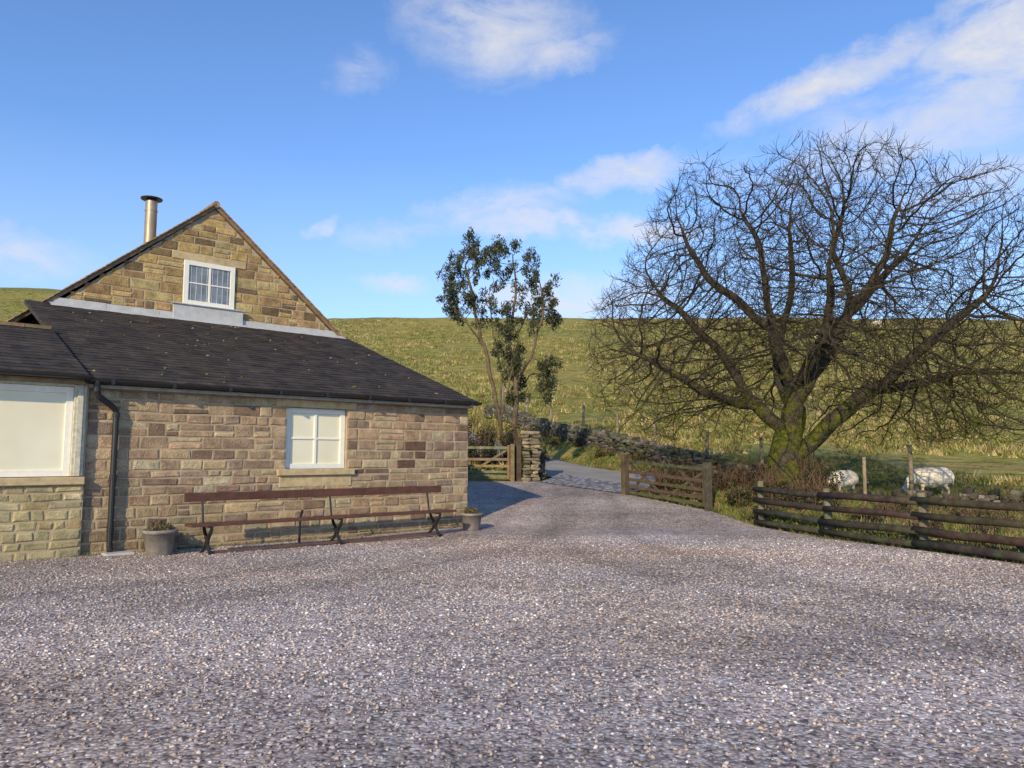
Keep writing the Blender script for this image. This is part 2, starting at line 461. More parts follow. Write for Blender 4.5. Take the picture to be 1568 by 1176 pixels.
mb = MB()
mb.box(SILL[0], SILL[1], -.075, .2, SILL[2], SILL[3]); mb.box(SILL[0]+.05, SILL[1]-.05, -.022, .1, .98, SILL[2]-.003)
mb.box(LINT[0], LINT[1], -.025, .2, LINT[2], LINT[3])
mb.box(3.05, 4.95, 6.07, 6.2, 6.60, 6.80)
mb.obj('sills_and_lintels', m_sill, H, bevel=.012)

def window(name, x0, x1, y, z0, z1, cols, rows, fw=.075, bw=.028, pane=None):
    mb = MB()
    mb.box(x0, x0+fw, y, y+.08, z0, z1); mb.box(x1-fw, x1, y, y+.08, z0, z1)
    mb.box(x0+fw, x1-fw, y+.002, y+.078, z0, z0+fw); mb.box(x0+fw, x1-fw, y+.002, y+.078, z1-fw, z1)
    xa, xb, za, zb = x0+fw, x1-fw, z0+fw, z1-fw
    for i in range(1, cols):
        x = xa+(xb-xa)*i/cols; ww = bw if (i*2 != cols) else bw*1.5
        mb.box(x-ww/2, x+ww/2, y+.01, y+.06, za, zb)
    for i in range(1, rows):
        z = za+(zb-za)*i/rows
        mb.box(xa, xb, y+.015, y+.055, z-bw/2, z+bw/2)
    mb.obj(name+'_frame', m_white, H, bevel=.004)
    mb = MB(); mb.box(xa, xb, y+.035, y+.04, za, zb)
    mb.obj(name+'_panes', pane, H)
m_blind, nt, b, oc = newmat('blind_behind_glass_mat', .15, .5)
n = nt.noise(oc, 1.2, 2); nt.ln(nt.ramp(n.outputs['Fac'], [(.3, (.70, .66, .48)), (.7, (.78, .76, .60))]).outputs['Color'], b.inputs['Base Color'])
m_dark, nt, b, oc = newmat('window_glass_mat', .05, .9)
n = nt.noise(oc, 3, 3); nt.ln(nt.ramp(n.outputs['Fac'], [(.35, (.10, .11, .11)), (.65, (.22, .24, .24))]).outputs['Color'], b.inputs['Base Color'])
b.inputs['Coat Weight'].default_value = 1; b.inputs['Coat Roughness'].default_value = .02
window('front_window', WO[0]+.01, WO[1]-.01, .07, WO[2]+.004, WO[3]-.004, 2, 2, .10, .035, m_blind)
window('gable_window', GW[0]+.005, GW[1]-.005, 6.04, GW[2]+.02, GW[3]-.005, 2, 2, .12, .035, m_dark)
mb = MB()
for i in range(8):
    x = 3.52+i*.135; mb.box(x, x+.018, 6.066, 6.073, 5.56, 6.47)
mb.obj('gable_window_bars', m_lead, H)
window('annex_window', -2.6, -.20, -.06, 1.25, 2.66, 2, 1, .1, .05, m_blind)

mb = MB()
mb.box(-6, -2.62, -.1, .3, -.4, 2.8); mb.box(-.03, -.001, -.1, .3, -.4, 2.8)
mb.box(-2.62, -.03, -.1, .3, -.4, 1.12); mb.box(-2.62, -.03, -.1, .3, 2.70, 2.8)
mb.box(-6, -.002, .3, 5.4, -.4, 2.8)
mb.obj('annex_walls', m_mort, H)
mb = MB()
courses(mb, -.15, 1.12, lambda z: (-6, .0), [], BUFF, lambda s, d, z: (s, -.1-d, z), .11, .18, .16, .42)
courses(mb, 1.12, 2.7, lambda z: (-6, -2.7), [], BUFF, lambda s, d, z: (s, -.1-d, z), .11, .18, .16, .42)
mb.obj('annex_wall_stones', mat_attr('annex_stone_mat', .92, 5, 45, .65, 1.25, .8, .02, tint=(.16, .17, .08), tint_fac=.5), H)
mb = MB(); mb.box(-2.75, .0, -.17, .1, 1.12, 1.24); mb.obj('annex_sill', m_sill, H, bevel=.012)
mb = MB()
mb.box(-.198, -.03, -.13, -.0, 1.25, 2.69); mb.box(-.16, -.075, -.155, -.13, 1.25, 2.69); mb.box(-2.62, -.2, -.12, 0, 2.665, 2.70)
mb.obj('annex_window_surround', mat_plain('weathered_paint_mat', (.50, .48, .38), .7, .2, var=.25, scale=14, bs=.2), H, bevel=.006)

def slates(mb, s0, s1, ye, ze, yt, zt, w=.26, ex=.2, pal=None, flip=1):
    L = math.hypot(yt-ye, zt-ze); cy, cz = (yt-ye)/L, (zt-ze)/L
    nyv, nzv = -cz*flip, abs(cy)
    rows = int(L/ex); ex = L/rows
    for r in range(rows):
        off = (w/2 if r % 2 else 0)+R.uniform(-.02, .02)
        s = s0-off
        while s < s1:
            ww = w*R.uniform(.85, 1.12)
            a, bq = max(s, s0), min(s+ww, s1)
            if bq-a > .03:
                p0, p1 = r*ex+R.uniform(-.01, .006), (r+1)*ex+.03
                if p1 > L: p1 = L
                h0, h1 = .022+R.uniform(-.006, .004), .006
                def pt(q, p, h): return (q, ye+cy*p+nyv*h, ze+cz*p+nzv*h)
                k = R.uniform(.82, 1.2); c = R.choice(pal); c = tuple(x*k for x in c)
                g = .002
                mb.add([pt(a+g, p0, 0), pt(bq-g, p0, 0), pt(a+g, p0, h0), pt(bq-g, p0, h0), pt(a+g, p1, h1), pt(bq-g, p1, h1), pt(a+g, p1, -.01), pt(bq-g, p1, -.01)],
                       [(0,1,3,2),(2,3,5,4),(0,2,4,6),(1,7,5,3)], c)
            s += ww
SL = [(.048,.041,.038),(.055,.046,.042),(.043,.038,.037),(.058,.049,.042),(.050,.042,.036)]
mb = MB()
slates(mb, -.06, LEN+.14, -.2, 2.80, 6.08, 5.07, pal=SL)
slates(mb, -6.1, -.06, -.32, 2.84, 2.8, 3.97, pal=SL)
slates(mb, -6.1, -.06, 5.6, 3.0, 2.8, 3.97, pal=SL, flip=-1)
mb.obj('slate_roof', m_slate, H)
mb = MB()
def slab(mb, s0, s1, ye, ze, yt, zt, th=.08, c=(.05, .045, .04)):
    mb.add([(s0,ye,ze-.002),(s1,ye,ze-.002),(s1,yt,zt-.002),(s0,yt,zt-.002),(s0,ye,ze-th),(s1,ye,ze-th),(s1,yt,zt-th),(s0,yt,zt-th)],
           [(0,1,2,3),(7,6,5,4),(0,4,5,1),(1,5,6,2),(2,6,7,3),(3,7,4,0)], c)
slab(mb, -.06, LEN+.14, -.19, 2.80, 6.09, 5.07)
slab(mb, -6.1, -.065, -.31, 2.84, 2.8, 3.97); slab(mb, -6.1, -.065, 2.8, 3.97, 5.6, 3.0)
def slope(mb, sa, za, sb, zb, y0, y1, th, c):
    mb.add([(sa,y0,za),(sb,y0,zb),(sb,y1,zb),(sa,y1,za),(sa,y0,za-th),(sb,y0,zb-th),(sb,y1,zb-th),(sa,y1,za-th)],
           [(0,1,2,3),(7,6,5,4),(0,4,5,1),(1,5,6,2),(2,6,7,3),(3,7,4,0)], c)
zr = AP[1]+.12
slope(mb, -.35, zr-.83*(AP[0]+.35), AP[0], zr, 6.03, 14.2, .10, (.26, .18, .11))
slope(mb, AP[0]+.001, zr, 8.12, zr-.83*(8.12-AP[0]), 6.03, 14.2, .10, (.26, .18, .11))
mb.box(-.3, .34, 6.6, 13.8, -.3, 4.4, (.12, .09, .06))
for i in range(14):
    mb.box(-6.1+i*.43, -6.1+i*.43+.42, 2.68, 2.92, 3.955, 4.02, (.20*R.uniform(.8,1.2), .16, .10))
mb.obj('roof_structure', mat_attr('roof_slab_mat', .85, 4, 30, .7, 1.2, .3, .01), H)
mb = MB()
for sgn in (-1, 1):
    Lv = 4.45 if sgn < 0 else 4.05
    n = int(Lv/.105)
    for i in range(n):
        d0 = i*.105; sA = AP[0]+sgn*d0; sB = AP[0]+sgn*(d0+.135)
        zA = zr-.83*d0+.035; zB = zr-.83*(d0+.135)+.05
        k = R.uniform(.75, 1.3); c = tuple(x*k for x in R.choice([(.34,.22,.13),(.40,.27,.15),(.30,.21,.13)]))
        y0 = 5.985+R.uniform(-.008, .008)
        vs = [(sA,y0,zA),(sB,y0,zB),(sB,y0,zB-.028),(sA,y0,zA-.028)]
        vs += [(v[0], 6.5, v[2]) for v in vs]
        mb.add(vs, [(0,1,2,3),(4,7,6,5),(0,4,5,1),(1,5,6,2),(2,6,7,3),(3,7,4,0)], c)
for i in range(20):
    mb.tube([(AP[0], 6.0+i*.41, zr+.0), (AP[0], 6.0+i*.41+.4, zr+.005)], .09, 10, (.28, .19, .12))
mb.obj('verge_tiles', mat_attr('clay_tile_mat', .85, 8, 40, .7, 1.3, .3, .01), H)
mb = MB()
x = .4
while x < 7.85:
    w = min(1.2, 7.86-x)
    mb.box(x, x+w-.004, 6.035+R.uniform(0, .01), 6.095, 5.03, 5.20+R.uniform(-.012, .012))
    x += w
mb.add([(.4,5.75,4.985),(7.86,5.75,4.985),(7.86,6.035,5.085),(.4,6.035,5.085),(.4,5.75,4.96),(7.86,5.75,4.96)],[(0,1,2,3),(0,4,5,1)])
mb.box(3.1, 4.88, 5.97, 6.03, 5.02, 5.41); mb.box(3.04, 4.94, 5.93, 6.03, 5.412, 5.44)
mb.obj('lead_flashing', m_lead, H, bevel=.008)
mb = MB()
mb.box(0.0, LEN, -.17, -.03, 2.66, 2.715)
mb.obj('eaves_soffit', m_trim, H)
mb = MB()
def gutter(mb, x0, x1, y, z, r=.062):
    n = 9; vs = []
    for xx in (x0, x1):
        for k in range(n):
            a = math.pi+math.pi*k/(n-1)
            vs.append((xx, y+r*math.cos(a), z+r*math.sin(a)))
        for k in range(n-1, -1, -1):
            a = math.pi+math.pi*k/(n-1)
            vs.append((xx, y+(r-.008)*math.cos(a), z+(r-.008)*math.sin(a)))
    m = 2*n; fs = [tuple(range(m)), tuple(range(2*m-1, m-1, -1))]
    for k in range(m): fs.append(((k+1) % m, k, k+m, (k+1) % m+m))
    mb.add(vs, fs)
gutter(mb, -.02, LEN+.16, -.26, 2.79); gutter(mb, -6.1, -.03, -.39, 2.83)
for xx in [.3, 1.25, 2.2, 3.15, 4.1, 5.05, 6.0, 6.95, 7.7]:
    mb.box(xx-.02, xx+.02, -.335, -.04, 2.715, 2.727); mb.box(xx-.03, xx+.03, -.332, -.322, 2.72, 2.81)
mb.tube([(.08, -.27, 2.78), (.08, -.27, 2.60), (.12, -.24, 2.52), (.36, -.13, 2.36), (.42, -.10, 2.28), (.42, -.10, .12), (.42, -.16, .04)], .048, 12)
for z in (2.2, 1.2, .35): mb.tube([(.42, -.10, z), (.42, -.10, z+.07)], .058, 12)
mb.obj('gutters_and_downpipe', m_black, H)
mb = MB(); mb.box(.30, .72, -.42, -.12, -.02, .03); mb.obj('drain_cover', m_lead, H, bevel=.01)
mb = MB()
mb.tube([(2.75, 7.0, 6.6), (2.75, 7.0, 8.22)], .145, 24); mb.tube([(2.75, 7.0, 7.95), (2.75, 7.0, 8.0)], .155, 24)
mb.obj('flue_pipe', mat_plain('steel_flue_mat', (.36, .28, .19), .45, .5, metal=.5, var=.2, scale=3), H, smooth=False)
mb = MB()
mb.tube([(2.75, 7.0, 8.2), (2.75, 7.0, 8.27), (2.75, 7.0, 8.275), (2.75, 7.0, 8.3), (2.75, 7.0, 8.36)], [.12, .12, .26, .27, .05], 20)
mb.obj('flue_cap', m_black, H)
mb = MB()
for i in range(60):
    p = R.uniform(.2, 6.3); s = R.uniform(.1, 7.7); yy = -.2+p*.9405; zz = 2.8+p*.34
    r = R.uniform(.012, .04)
    mb.tube([(s, yy, zz+.01), (s, yy, zz+.03), (s, yy, zz+.04)], [r, r*.8, r*.3], 6, R.choice([(.16,.17,.05),(.22,.22,.16),(.09,.11,.03)]))
mb.obj('roof_moss', mat_attr('moss_mat', 1, 20, 60, .7, 1.2, .5), H)

# ------------------------------------------------------------------ bench
BE = empty('long_bench', (-6.87, 12.1, -.02), math.radians(41.6))
m_timb = mat_attr('bench_timber_mat', .6, 4, 30, .7, 1.3, .3, .006, spec=.3)
mb = MB(); BC = (.105, .048, .034)
mb.box(1.30, 6.55, -1.27, -1.10, .46, .50, BC); mb.box(1.30, 6.55, -1.09, -.93, .46, .50, BC)
mb.box(1.33, 6.50, -.80, -.765, .84, .98, BC)
mb.box(1.65, 6.2, -1.17, -1.09, .012, .055, (.12, .07, .06))
mb.obj('seat_and_back_boards', m_timb, BE, bevel=.006)
mb = MB()
for s in (1.62, 3.95, 6.15):
    mb.tube([(s, -1.26, .44), (s, -1.22, .36), (s, -1.12, .27), (s, -1.10, .16), (s, -1.2, .05), (s, -1.27, .01)], [.026, .03, .034, .03, .028, .036], 8)
    mb.tube([(s, -.90, .44), (s, -.96, .34), (s, -1.08, .26), (s, -1.02, .15), (s, -.90, .05), (s, -.84, .01)], [.026, .03, .034, .03, .028, .036], 8)
    mb.box(s-.02, s+.02, -1.27, -.88, .435, .458)
    mb.tube([(s, -.95, .45), (s, -.86, .5), (s, -.82, .7), (s, -.75, .98)], .018, 8)
    mb.tube([(s, -1.12, .265), (s, -1.0, .265)], .03, 8)
mb.obj('iron_legs', m_black, BE)
mb = MB()
for s in (3.75, ):
    mb.tube([(s-.25, -.5, .0), (s-.25, -.52, .45), (s-.25, -.6, .6)], .022, 8)
mb.obj('rear_support', m_black, BE)

# ------------------------------------------------------------------ planters
def leaves_arr(cent, n, spread, size, pal, droop=0.0, aspect=.35):
    k = len(cent); M = k*n
    c = np.repeat(np.asarray(cent, float), n, 0)
    sp = np.repeat(np.asarray(spread, float).reshape(k, -1)*np.ones((k, 3)), n, 0)
    d = rng.normal(size=(M, 3)); d /= np.linalg.norm(d, axis=1)[:, None]
    p = c+d*sp*(rng.random((M, 1))**.45)
    ax = rng.normal(size=(M, 3)); ax[:, 2] -= droop; ax /= np.linalg.norm(ax, axis=1)[:, None]
    o = rng.normal(size=(M, 3)); sd = np.cross(ax, o); sd /= np.linalg.norm(sd, axis=1)[:, None]+1e-9
    L = size*(.6+.8*rng.random((M, 1)))
    V = np.stack([p-ax*L/2, p+sd*L*aspect/2, p+ax*L/2, p-sd*L*aspect/2], 1).reshape(-1, 3)
    F = np.arange(M*4).reshape(-1, 4)
    pal = np.array(pal); C = pal[rng.integers(0, len(pal), M)]*(.65+.7*rng.random((M, 1)))
    return V, F, np.repeat(C, 4, 0)
m_leaf = mat_leaf('leaf_mat')
m_pot = mat_plain('pot_mat', (.23, .205, .18), .85, .2, var=.3, scale=8, bs=.3)
def planter(s, t, w, h):
    x = -6.87+.748*s-.664*t; y = 12.1+.664*s+.748*t
    P = empty('planter_pot', (x, y, float(hy(y))), math.radians(41.6+R.uniform(-8, 8)))
    mb = MB()
    prof = [(0, .36), (.02, .38), (.85*h, .48), (.86*h, .53), (h, .54), (h, .48), (.85*h, .45)]
    n = 20; vs = []
    for z, r in prof:
        for k in range(n):
            a = 2*math.pi*k/n; sq = 1/max(abs(math.cos(a)), abs(math.sin(a)))**.5
            vs.append((r*w*math.cos(a)*sq, r*w*math.sin(a)*sq, z))
    fs = []
    for i in range(len(prof)-1):
        for k in range(n): fs.append((i*n+k, i*n+(k+1) % n, (i+1)*n+(k+1) % n, (i+1)*n+k))
    fs.append(tuple(range((len(prof)-1)*n, len(prof)*n)))
    mb.add(vs, fs); mb.obj('pot', m_pot, P, smooth=True)
    V, F, C = leaves_arr([(0, 0, h+.03)], 320, [(w*.42, w*.42, .11)], .07, [(.07,.08,.03),(.16,.11,.06),(.10,.07,.04)], -1, .3)
    np_mesh('plants', V, F, C, m_leaf, P)
planter(.98, -.75, .47, .40); planter(7.35, -.75, .42, .36); planter(1.25, -.28, .36, .30)

# ------------------------------------------------------------------ timber
m_wood = mat_attr('weathered_wood_mat', .85, 5, 35, .6, 1.35, .6, .01, spec=.2, tint=(.10, .13, .05), tint_fac=.5, tint_scale=3)
def gate(name, p0, p1, z0, z1, h, post_h, nb=5, col=(.13, .10, .065), posts=(1, 1), diamond=False):
    d = Vector((p1[0]-p0[0], p1[1]-p0[1])); L = d.length
    G = empty(name, (p0[0], p0[1], z0), math.atan2(d.y, d.x))
    sl = (z1-z0)/L
    def P(x, y, z): return (x, y, z+sl*x)
    mb = MB(); k = lambda: tuple(c*R.uniform(.8, 1.2) for c in col)
    b0 = .12; x0, x1 = .14, L-.14
    mb.bar(P(x0, 0, b0), P(x0, 0, h+.04), .08, .075, k()); mb.bar(P(x1, 0, b0), P(x1, 0, h), .08, .075, k())
    zs = [b0+.05, b0+.22, b0+.42, b0+.65, h-.05][:nb]
    for z in zs: mb.bar(P(x0, -.045, z), P(x1, -.045, z), .025, .09, k())
    mb.bar(P(x0, -.072, h-.08), P(L/2, -.072, b0+.06), .025, .08, k())
    mb.bar(P(x1, -.072, h-.08), P(L/2, -.072, b0+.06), .025, .08, k())
    mb.bar(P(L/2, -.098, h-.03), P(L/2, -.098, b0+.02), .025, .08, k())
    if diamond:
        mb.bar(P(x0, -.098, b0+.06), P(L*.36, -.098, h-.08), .025, .08, k())
        mb.bar(P(x1, -.098, b0+.06), P(L*.64, -.098, h-.08), .025, .08, k())
    mb.obj('bars_and_braces', m_wood, G, bevel=.005)
    mb = MB()
    if posts[0]: mb.bar((-.0, 0, -.3), (-.0, 0, post_h), .15, .15, k())
    if posts[1]: mb.bar((L, 0, -.3+z1-z0), (L, 0, post_h+z1-z0), .16, .16, k())
    mb.obj('posts', m_wood, G, bevel=.012)
    mb = MB()
    for z in (.35, h-.12): mb.bar(P(.02, -.05, z), P(.5, -.06, z), .012, .04)
    mb.obj('hinges', m_black, G)
gate('five_bar_gate', (4.97, 19.2), (3.35, 22.5), .16, .36, 1.12, 1.26, diamond=True, col=(.095, .072, .046))
gate('five_bar_gate', (.02, 26.0), (-3.3, 26.3), .70, .72, 1.22, 1.3, col=(.20, .165, .10))
G = empty('gate_post', (.24, 26.05, .7)); mb = MB()
mb.bar((0, 0, -.3), (0, 0, 1.55), .17, .17, (.07, .05, .04)); mb.bar((-.1, .25, -.3), (-.1, .25, 1.68), .16, .16, (.06, .045, .035)); mb.obj('post_timber', m_wood, G, bevel=.01)

# rail fence (right)
FE = empty('rail_fence', (0, 0, 0))
fp = [(5.45, 17.15), (6.1, 15.15), (6.8, 12.95), (7.45, 10.9), (8.15, 8.75), (8.85, 6.6), (9.6, 4.3)]
mb = MB(); mp_ = MB()
for i, (x, y) in enumerate(fp):
    z = float(hy(y)); x += .08
    mp_.tube([(x+.1, y, z-.3), (x+.1+R.uniform(-.02, .02), y, z+.5), (x+.1, y, z+R.uniform(.95, 1.04))], [.075, .075, .065], 9, (.17*R.uniform(.8,1.1), .145, .095))
    if i < len(fp)-1:
        x2, y2 = fp[i+1]; x2 += .08; z2 = float(hy(y2))
        for q, zz in enumerate((.10, .32, .56, .82)):
            r = R.uniform(.056, .070); c = tuple(v*R.uniform(.75, 1.25) for v in (.050, .040, .030))
            j = lambda: R.uniform(-.02, .02)
            dx, dy = (x2-x), (y2-y)
            mb.tube([(x-dx*.03, y-dy*.03, z+zz+j()), (x+dx*.35, y+dy*.35, z+(z2-z)*.35+zz+j()), (x+dx*.7, y+dy*.7, z+(z2-z)*.7+zz+j()), (x+dx*1.03, y+dy*1.03, z2+zz+j())], [r, r*1.05, r, r*.93], 8, c)
mb.obj('rails', m_wood, FE, smooth=True); mp_.obj('fence_posts', m_wood, FE, smooth=True)

# ------------------------------------------------------------------ dry stone walls
def rocks(name, centers, sizes, pal, mat):
    n = len(centers)
    cube = np.array([(-1,-1,-1),(1,-1,-1),(1,1,-1),(-1,1,-1),(-1,-1,1),(1,-1,1),(1,1,1),(-1,1,1)], float)*.5
    V = cube[None]*sizes[:, None, :]*(1+.25*(rng.random((n, 8, 3))-.5))
    pull = 1-.3*(rng.random((n, 8, 1)) < .35)
    V = V*pull
    a = (rng.random(n)-.5)*.5+centers[:, 3]; t = (rng.random(n)-.5)*.35
    ca, sa, ct, st = np.cos(a)[:, None], np.sin(a)[:, None], np.cos(t)[:, None], np.sin(t)[:, None]
    x, y, z = V[..., 0], V[..., 1], V[..., 2]
    x1, z1 = x*ct-z*st, x*st+z*ct
    V = np.stack([x1*ca-y*sa+centers[:, 0:1], x1*sa+y*ca+centers[:, 1:2], z1+centers[:, 2:3]], -1).reshape(-1, 3)
    f = np.array([(0,3,2,1),(4,5,6,7),(0,1,5,4),(1,2,6,5),(2,3,7,6),(3,0,4,7)])
    F = (f[None]+8*np.arange(n)[:, None, None]).reshape(-1, 4)
    pal = np.array(pal); C = pal[rng.integers(0, len(pal), n)]*(.7+.6*rng.random((n, 1)))
    o = np_mesh(name, V, F, np.repeat(C, 8, 0), mat)
    m = o.modifiers.new('bev', 'BEVEL'); m.width = .015; m.segments = 1
    return o
m_dry = mat_attr('dry_stone_mat', .95, 5, 40, .55, 1.35, .8, .02, tint=(.05, .07, .025), tint_fac=.7, tint_scale=1.2)
def drywall(name, pl, hfn, base=None, pal=None, thick=.4, rows=.13, drop=0):
    cs = []; ss = []
    for (ax, ay), (bx, by) in zip(pl[:-1], pl[1:]):
        L = math.hypot(bx-ax, by-ay); ang = math.atan2(by-ay, bx-ax)
        nrm = (-math.sin(ang), math.cos(ang)); s = 0
        while s < L:
            w = R.uniform(.18, .42)
            x = ax+(bx-ax)*s/L; y = ay+(by-ay)*s/L
            h = hfn(x, y); g = float(terrain(x, y))-.1 if base is None else base
            z = 0
            while z < h:
                if R.random() > drop:
                    for sd in (-1, 1):
                        ww = w*R.uniform(.7, 1.2)
                        cs.append((x+nrm[0]*sd*thick*.25+R.uniform(-.06, .06), y+nrm[1]*sd*thick*.25+R.uniform(-.03, .03), g+z+rows/2, ang))
                        ss.append((ww, thick*.6, rows*R.uniform(.8, 1.15)))
                z += rows*.9
            if R.random() > .15 and drop < .3:
                cs.append((x, y, g+z+.05, ang)); ss.append((R.uniform(.1, .2), thick*.9, R.uniform(.15, .26)))
            s += w*.9
    return rocks(name, np.array(cs), np.array(ss), pal or [(.10,.09,.075),(.14,.125,.10),(.07,.065,.055),(.19,.17,.135),(.09,.10,.06)], m_dry)
W1 = [(-1.6, 50), (0, 46), (1.7, 41), (3.0, 36), (4.9, 31), (6.5, 27.6), (8.0, 24.6), (9.0, 22.2)]
drywall('dry_stone_wall', W1, lambda x, y: .62+.3*math.sin(x*1.7+y)*.4)
W2 = [(9.0, 22.0), (9.9, 20.4), (10.6, 19.2), (12.2, 17.6), (14.5, 15.8), (18, 14)]
drywall('dry_stone_wall', W2, lambda x, y: .30+.12*math.sin(x*2.3+y*1.3)+.12*max(0, min(1, (x-9.8))), pal=[(.08,.07,.055),(.12,.11,.09),(.06,.055,.045),(.24,.225,.19),(.07,.08,.045),(.05,.05,.038),(.10,.09,.07)], drop=.12)
cs = []; ss = []
for i in range(45):
    a = R.uniform(0, 6.28); q = R.random()**.6
    x = 11.1+.8*q*math.cos(a); y = 18.2+.5*q*math.sin(a)
    cs.append((x, y, float(terrain(x, y))+.34*(1-q)*R.random()+.04, a)); ss.append((R.uniform(.15, .30), R.uniform(.12, .24), R.uniform(.08, .17)))
rocks('stone_rubble_pile', np.array(cs), np.array(ss), [(.20,.19,.16),(.14,.13,.11),(.30,.285,.24),(.10,.095,.075)], m_dry)
cs = []; ss = []
for r in range(15):
    z = .68+r*.113
    for (dx, dy) in ((-.14, -.16), (.15, -.15), (-.14, .16), (.14, .15)):
        cs.append((.66+dx+R.uniform(-.02, .02), 26.2+dy, z, 0)); ss.append((R.uniform(.26, .36), R.uniform(.26, .36), .118))
cs.append((.66, 26.2, .68+15*.113, 0)); ss.append((.7, .68, .12))
rocks('dry_stone_gate_pillar', np.array(cs), np.array(ss), [(.27,.23,.17),(.2,.17,.13),(.33,.28,.2),(.15,.13,.1)], m_dry)
drywall('dry_stone_wall', [(.9, 26.5), (.9, 27.6), (.2, 29)], lambda x, y: .9, base=.75)

WF = empty('wire_fence', (0, 0, 0)); mb = MB(); mw = MB()
WP = [(-.6, 50), (.9, 45.2), (2.2, 41.4), (3.5, 37.2), (4.7, 33.6), (5.8, 30.6), (7.2, 28), (8.5, 25.6), (9.1, 23.9), (11.3, 21.4), (13.6, 19.2), (15.2, 17.3), (17.5, 15.8)]
prev = None
for (x, y) in WP:
    g = float(terrain(x, y)); hh = R.uniform(1.35, 1.7); lx = R.uniform(-.08, .08)
    mb.tube([(x, y, g-.2), (x+lx, y, g+hh)], [.07, .06], 7, (.24, .20, .14))
    if prev:
        for q in (.5, .8, 1.1): mw.tube([(prev[0], prev[1], prev[2]+q), (x, y, g+q)], .004, 3, (.2, .2, .2))
    prev = (x, y, g)
mb.tube([(8.75, 18.8, .3), (8.77, 18.8, 1.55)], [.05, .045], 7, (.28, .23, .15))
mb.obj('fence_stakes', m_wood, WF, smooth=True); mw.obj('wires', m_black, WF)

# ------------------------------------------------------------------ trees
def densify(pl, step):
    out = [np.array(pl[0], float)]
    for a, bq in zip(pl[:-1], pl[1:]):
        a = np.array(a, float); bq = np.array(bq, float); n = max(1, int(round(np.linalg.norm(bq-a)/step)))
        for i in range(1, n+1): out.append(a+(bq-a)*i/n)
    return out
def skeleton(limbs, step):
    P = []; par = []
    for li, limb in enumerate(limbs):
        pts = densify(limb, step)
        arr = np.array(pts)
        if len(arr) > 4:
            jit = np.cumsum(rng.normal(size=arr.shape)*.026, 0); jit -= np.linspace(0, 1, len(arr))[:, None]*jit[-1]
            jit[0] = 0; arr = arr+jit
            for _ in range(2): arr[1:-1] = (arr[:-2]+2*arr[1:-1]+arr[2:])/4
        if li == 0:
            P.append(arr[0]); par.append(-1); last = 0
        else:
            d = np.linalg.norm(np.array(P)-arr[0], axis=1); last = int(np.argmin(d))
        for q in arr[1:]:
            P.append(q); par.append(last); last = len(P)-1
    return P, par
def colonize(P, par, A, step, infl, kill, iters, trop=(0, 0, .05), noise=.25, maxch=3, persist=0.0):
    P = np.array(P, dtype=np.float32); par = list(par)
    nch = np.zeros(len(P), int)
    for p in par:
        if p >= 0: nch[p] += 1
    A = A.astype(np.float32)
    near = np.zeros(len(A), int); dist = np.full(len(A), 1e9, np.float32)
    def upd(lo):
        nonlocal near, dist
        for c0 in range(lo, len(P), 400):
            Q = P[c0:c0+400]
            D = np.sqrt(((A[:, None, :]-Q[None])**2).sum(-1))
            j = D.argmin(1); d = D[np.arange(len(A)), j]
            k = d < dist; near[k] = j[k]+c0; dist[k] = d[k]
    upd(0)
    for it in range(iters):
        if len(A) == 0: break
        act = dist < infl
        if not act.any(): break
        nidx = near[act]; d = A[act]-P[nidx]; d /= np.linalg.norm(d, axis=1)[:, None]+1e-6
        S = np.zeros_like(P); np.add.at(S, nidx, d)
        ids = np.unique(nidx); ids = ids[nch[ids] < maxch]
        if len(ids) == 0: break
        v = S[ids]; v /= np.linalg.norm(v, axis=1)[:, None]+1e-6
        pa = np.array([par[i] if par[i] >= 0 else i for i in ids]); pd = P[ids]-P[pa]; pd /= np.linalg.norm(pd, axis=1)[:, None]+1e-6
        v = v+pd*persist*(nch[ids] == 0)[:, None]+rng.normal(size=v.shape)*noise+np.array(trop)
        v /= np.linalg.norm(v, axis=1)[:, None]
        new = P[ids]+v*step
        lo = len(P)
        P = np.concatenate([P, new.astype(np.float32)]); par += ids.tolist(); nch[ids] += 1
        nch = np.concatenate([nch, np.zeros(len(new), int)])
        upd(lo)
        k = dist > kill; A = A[k]; near = near[k]; dist = dist[k]
    return P, par
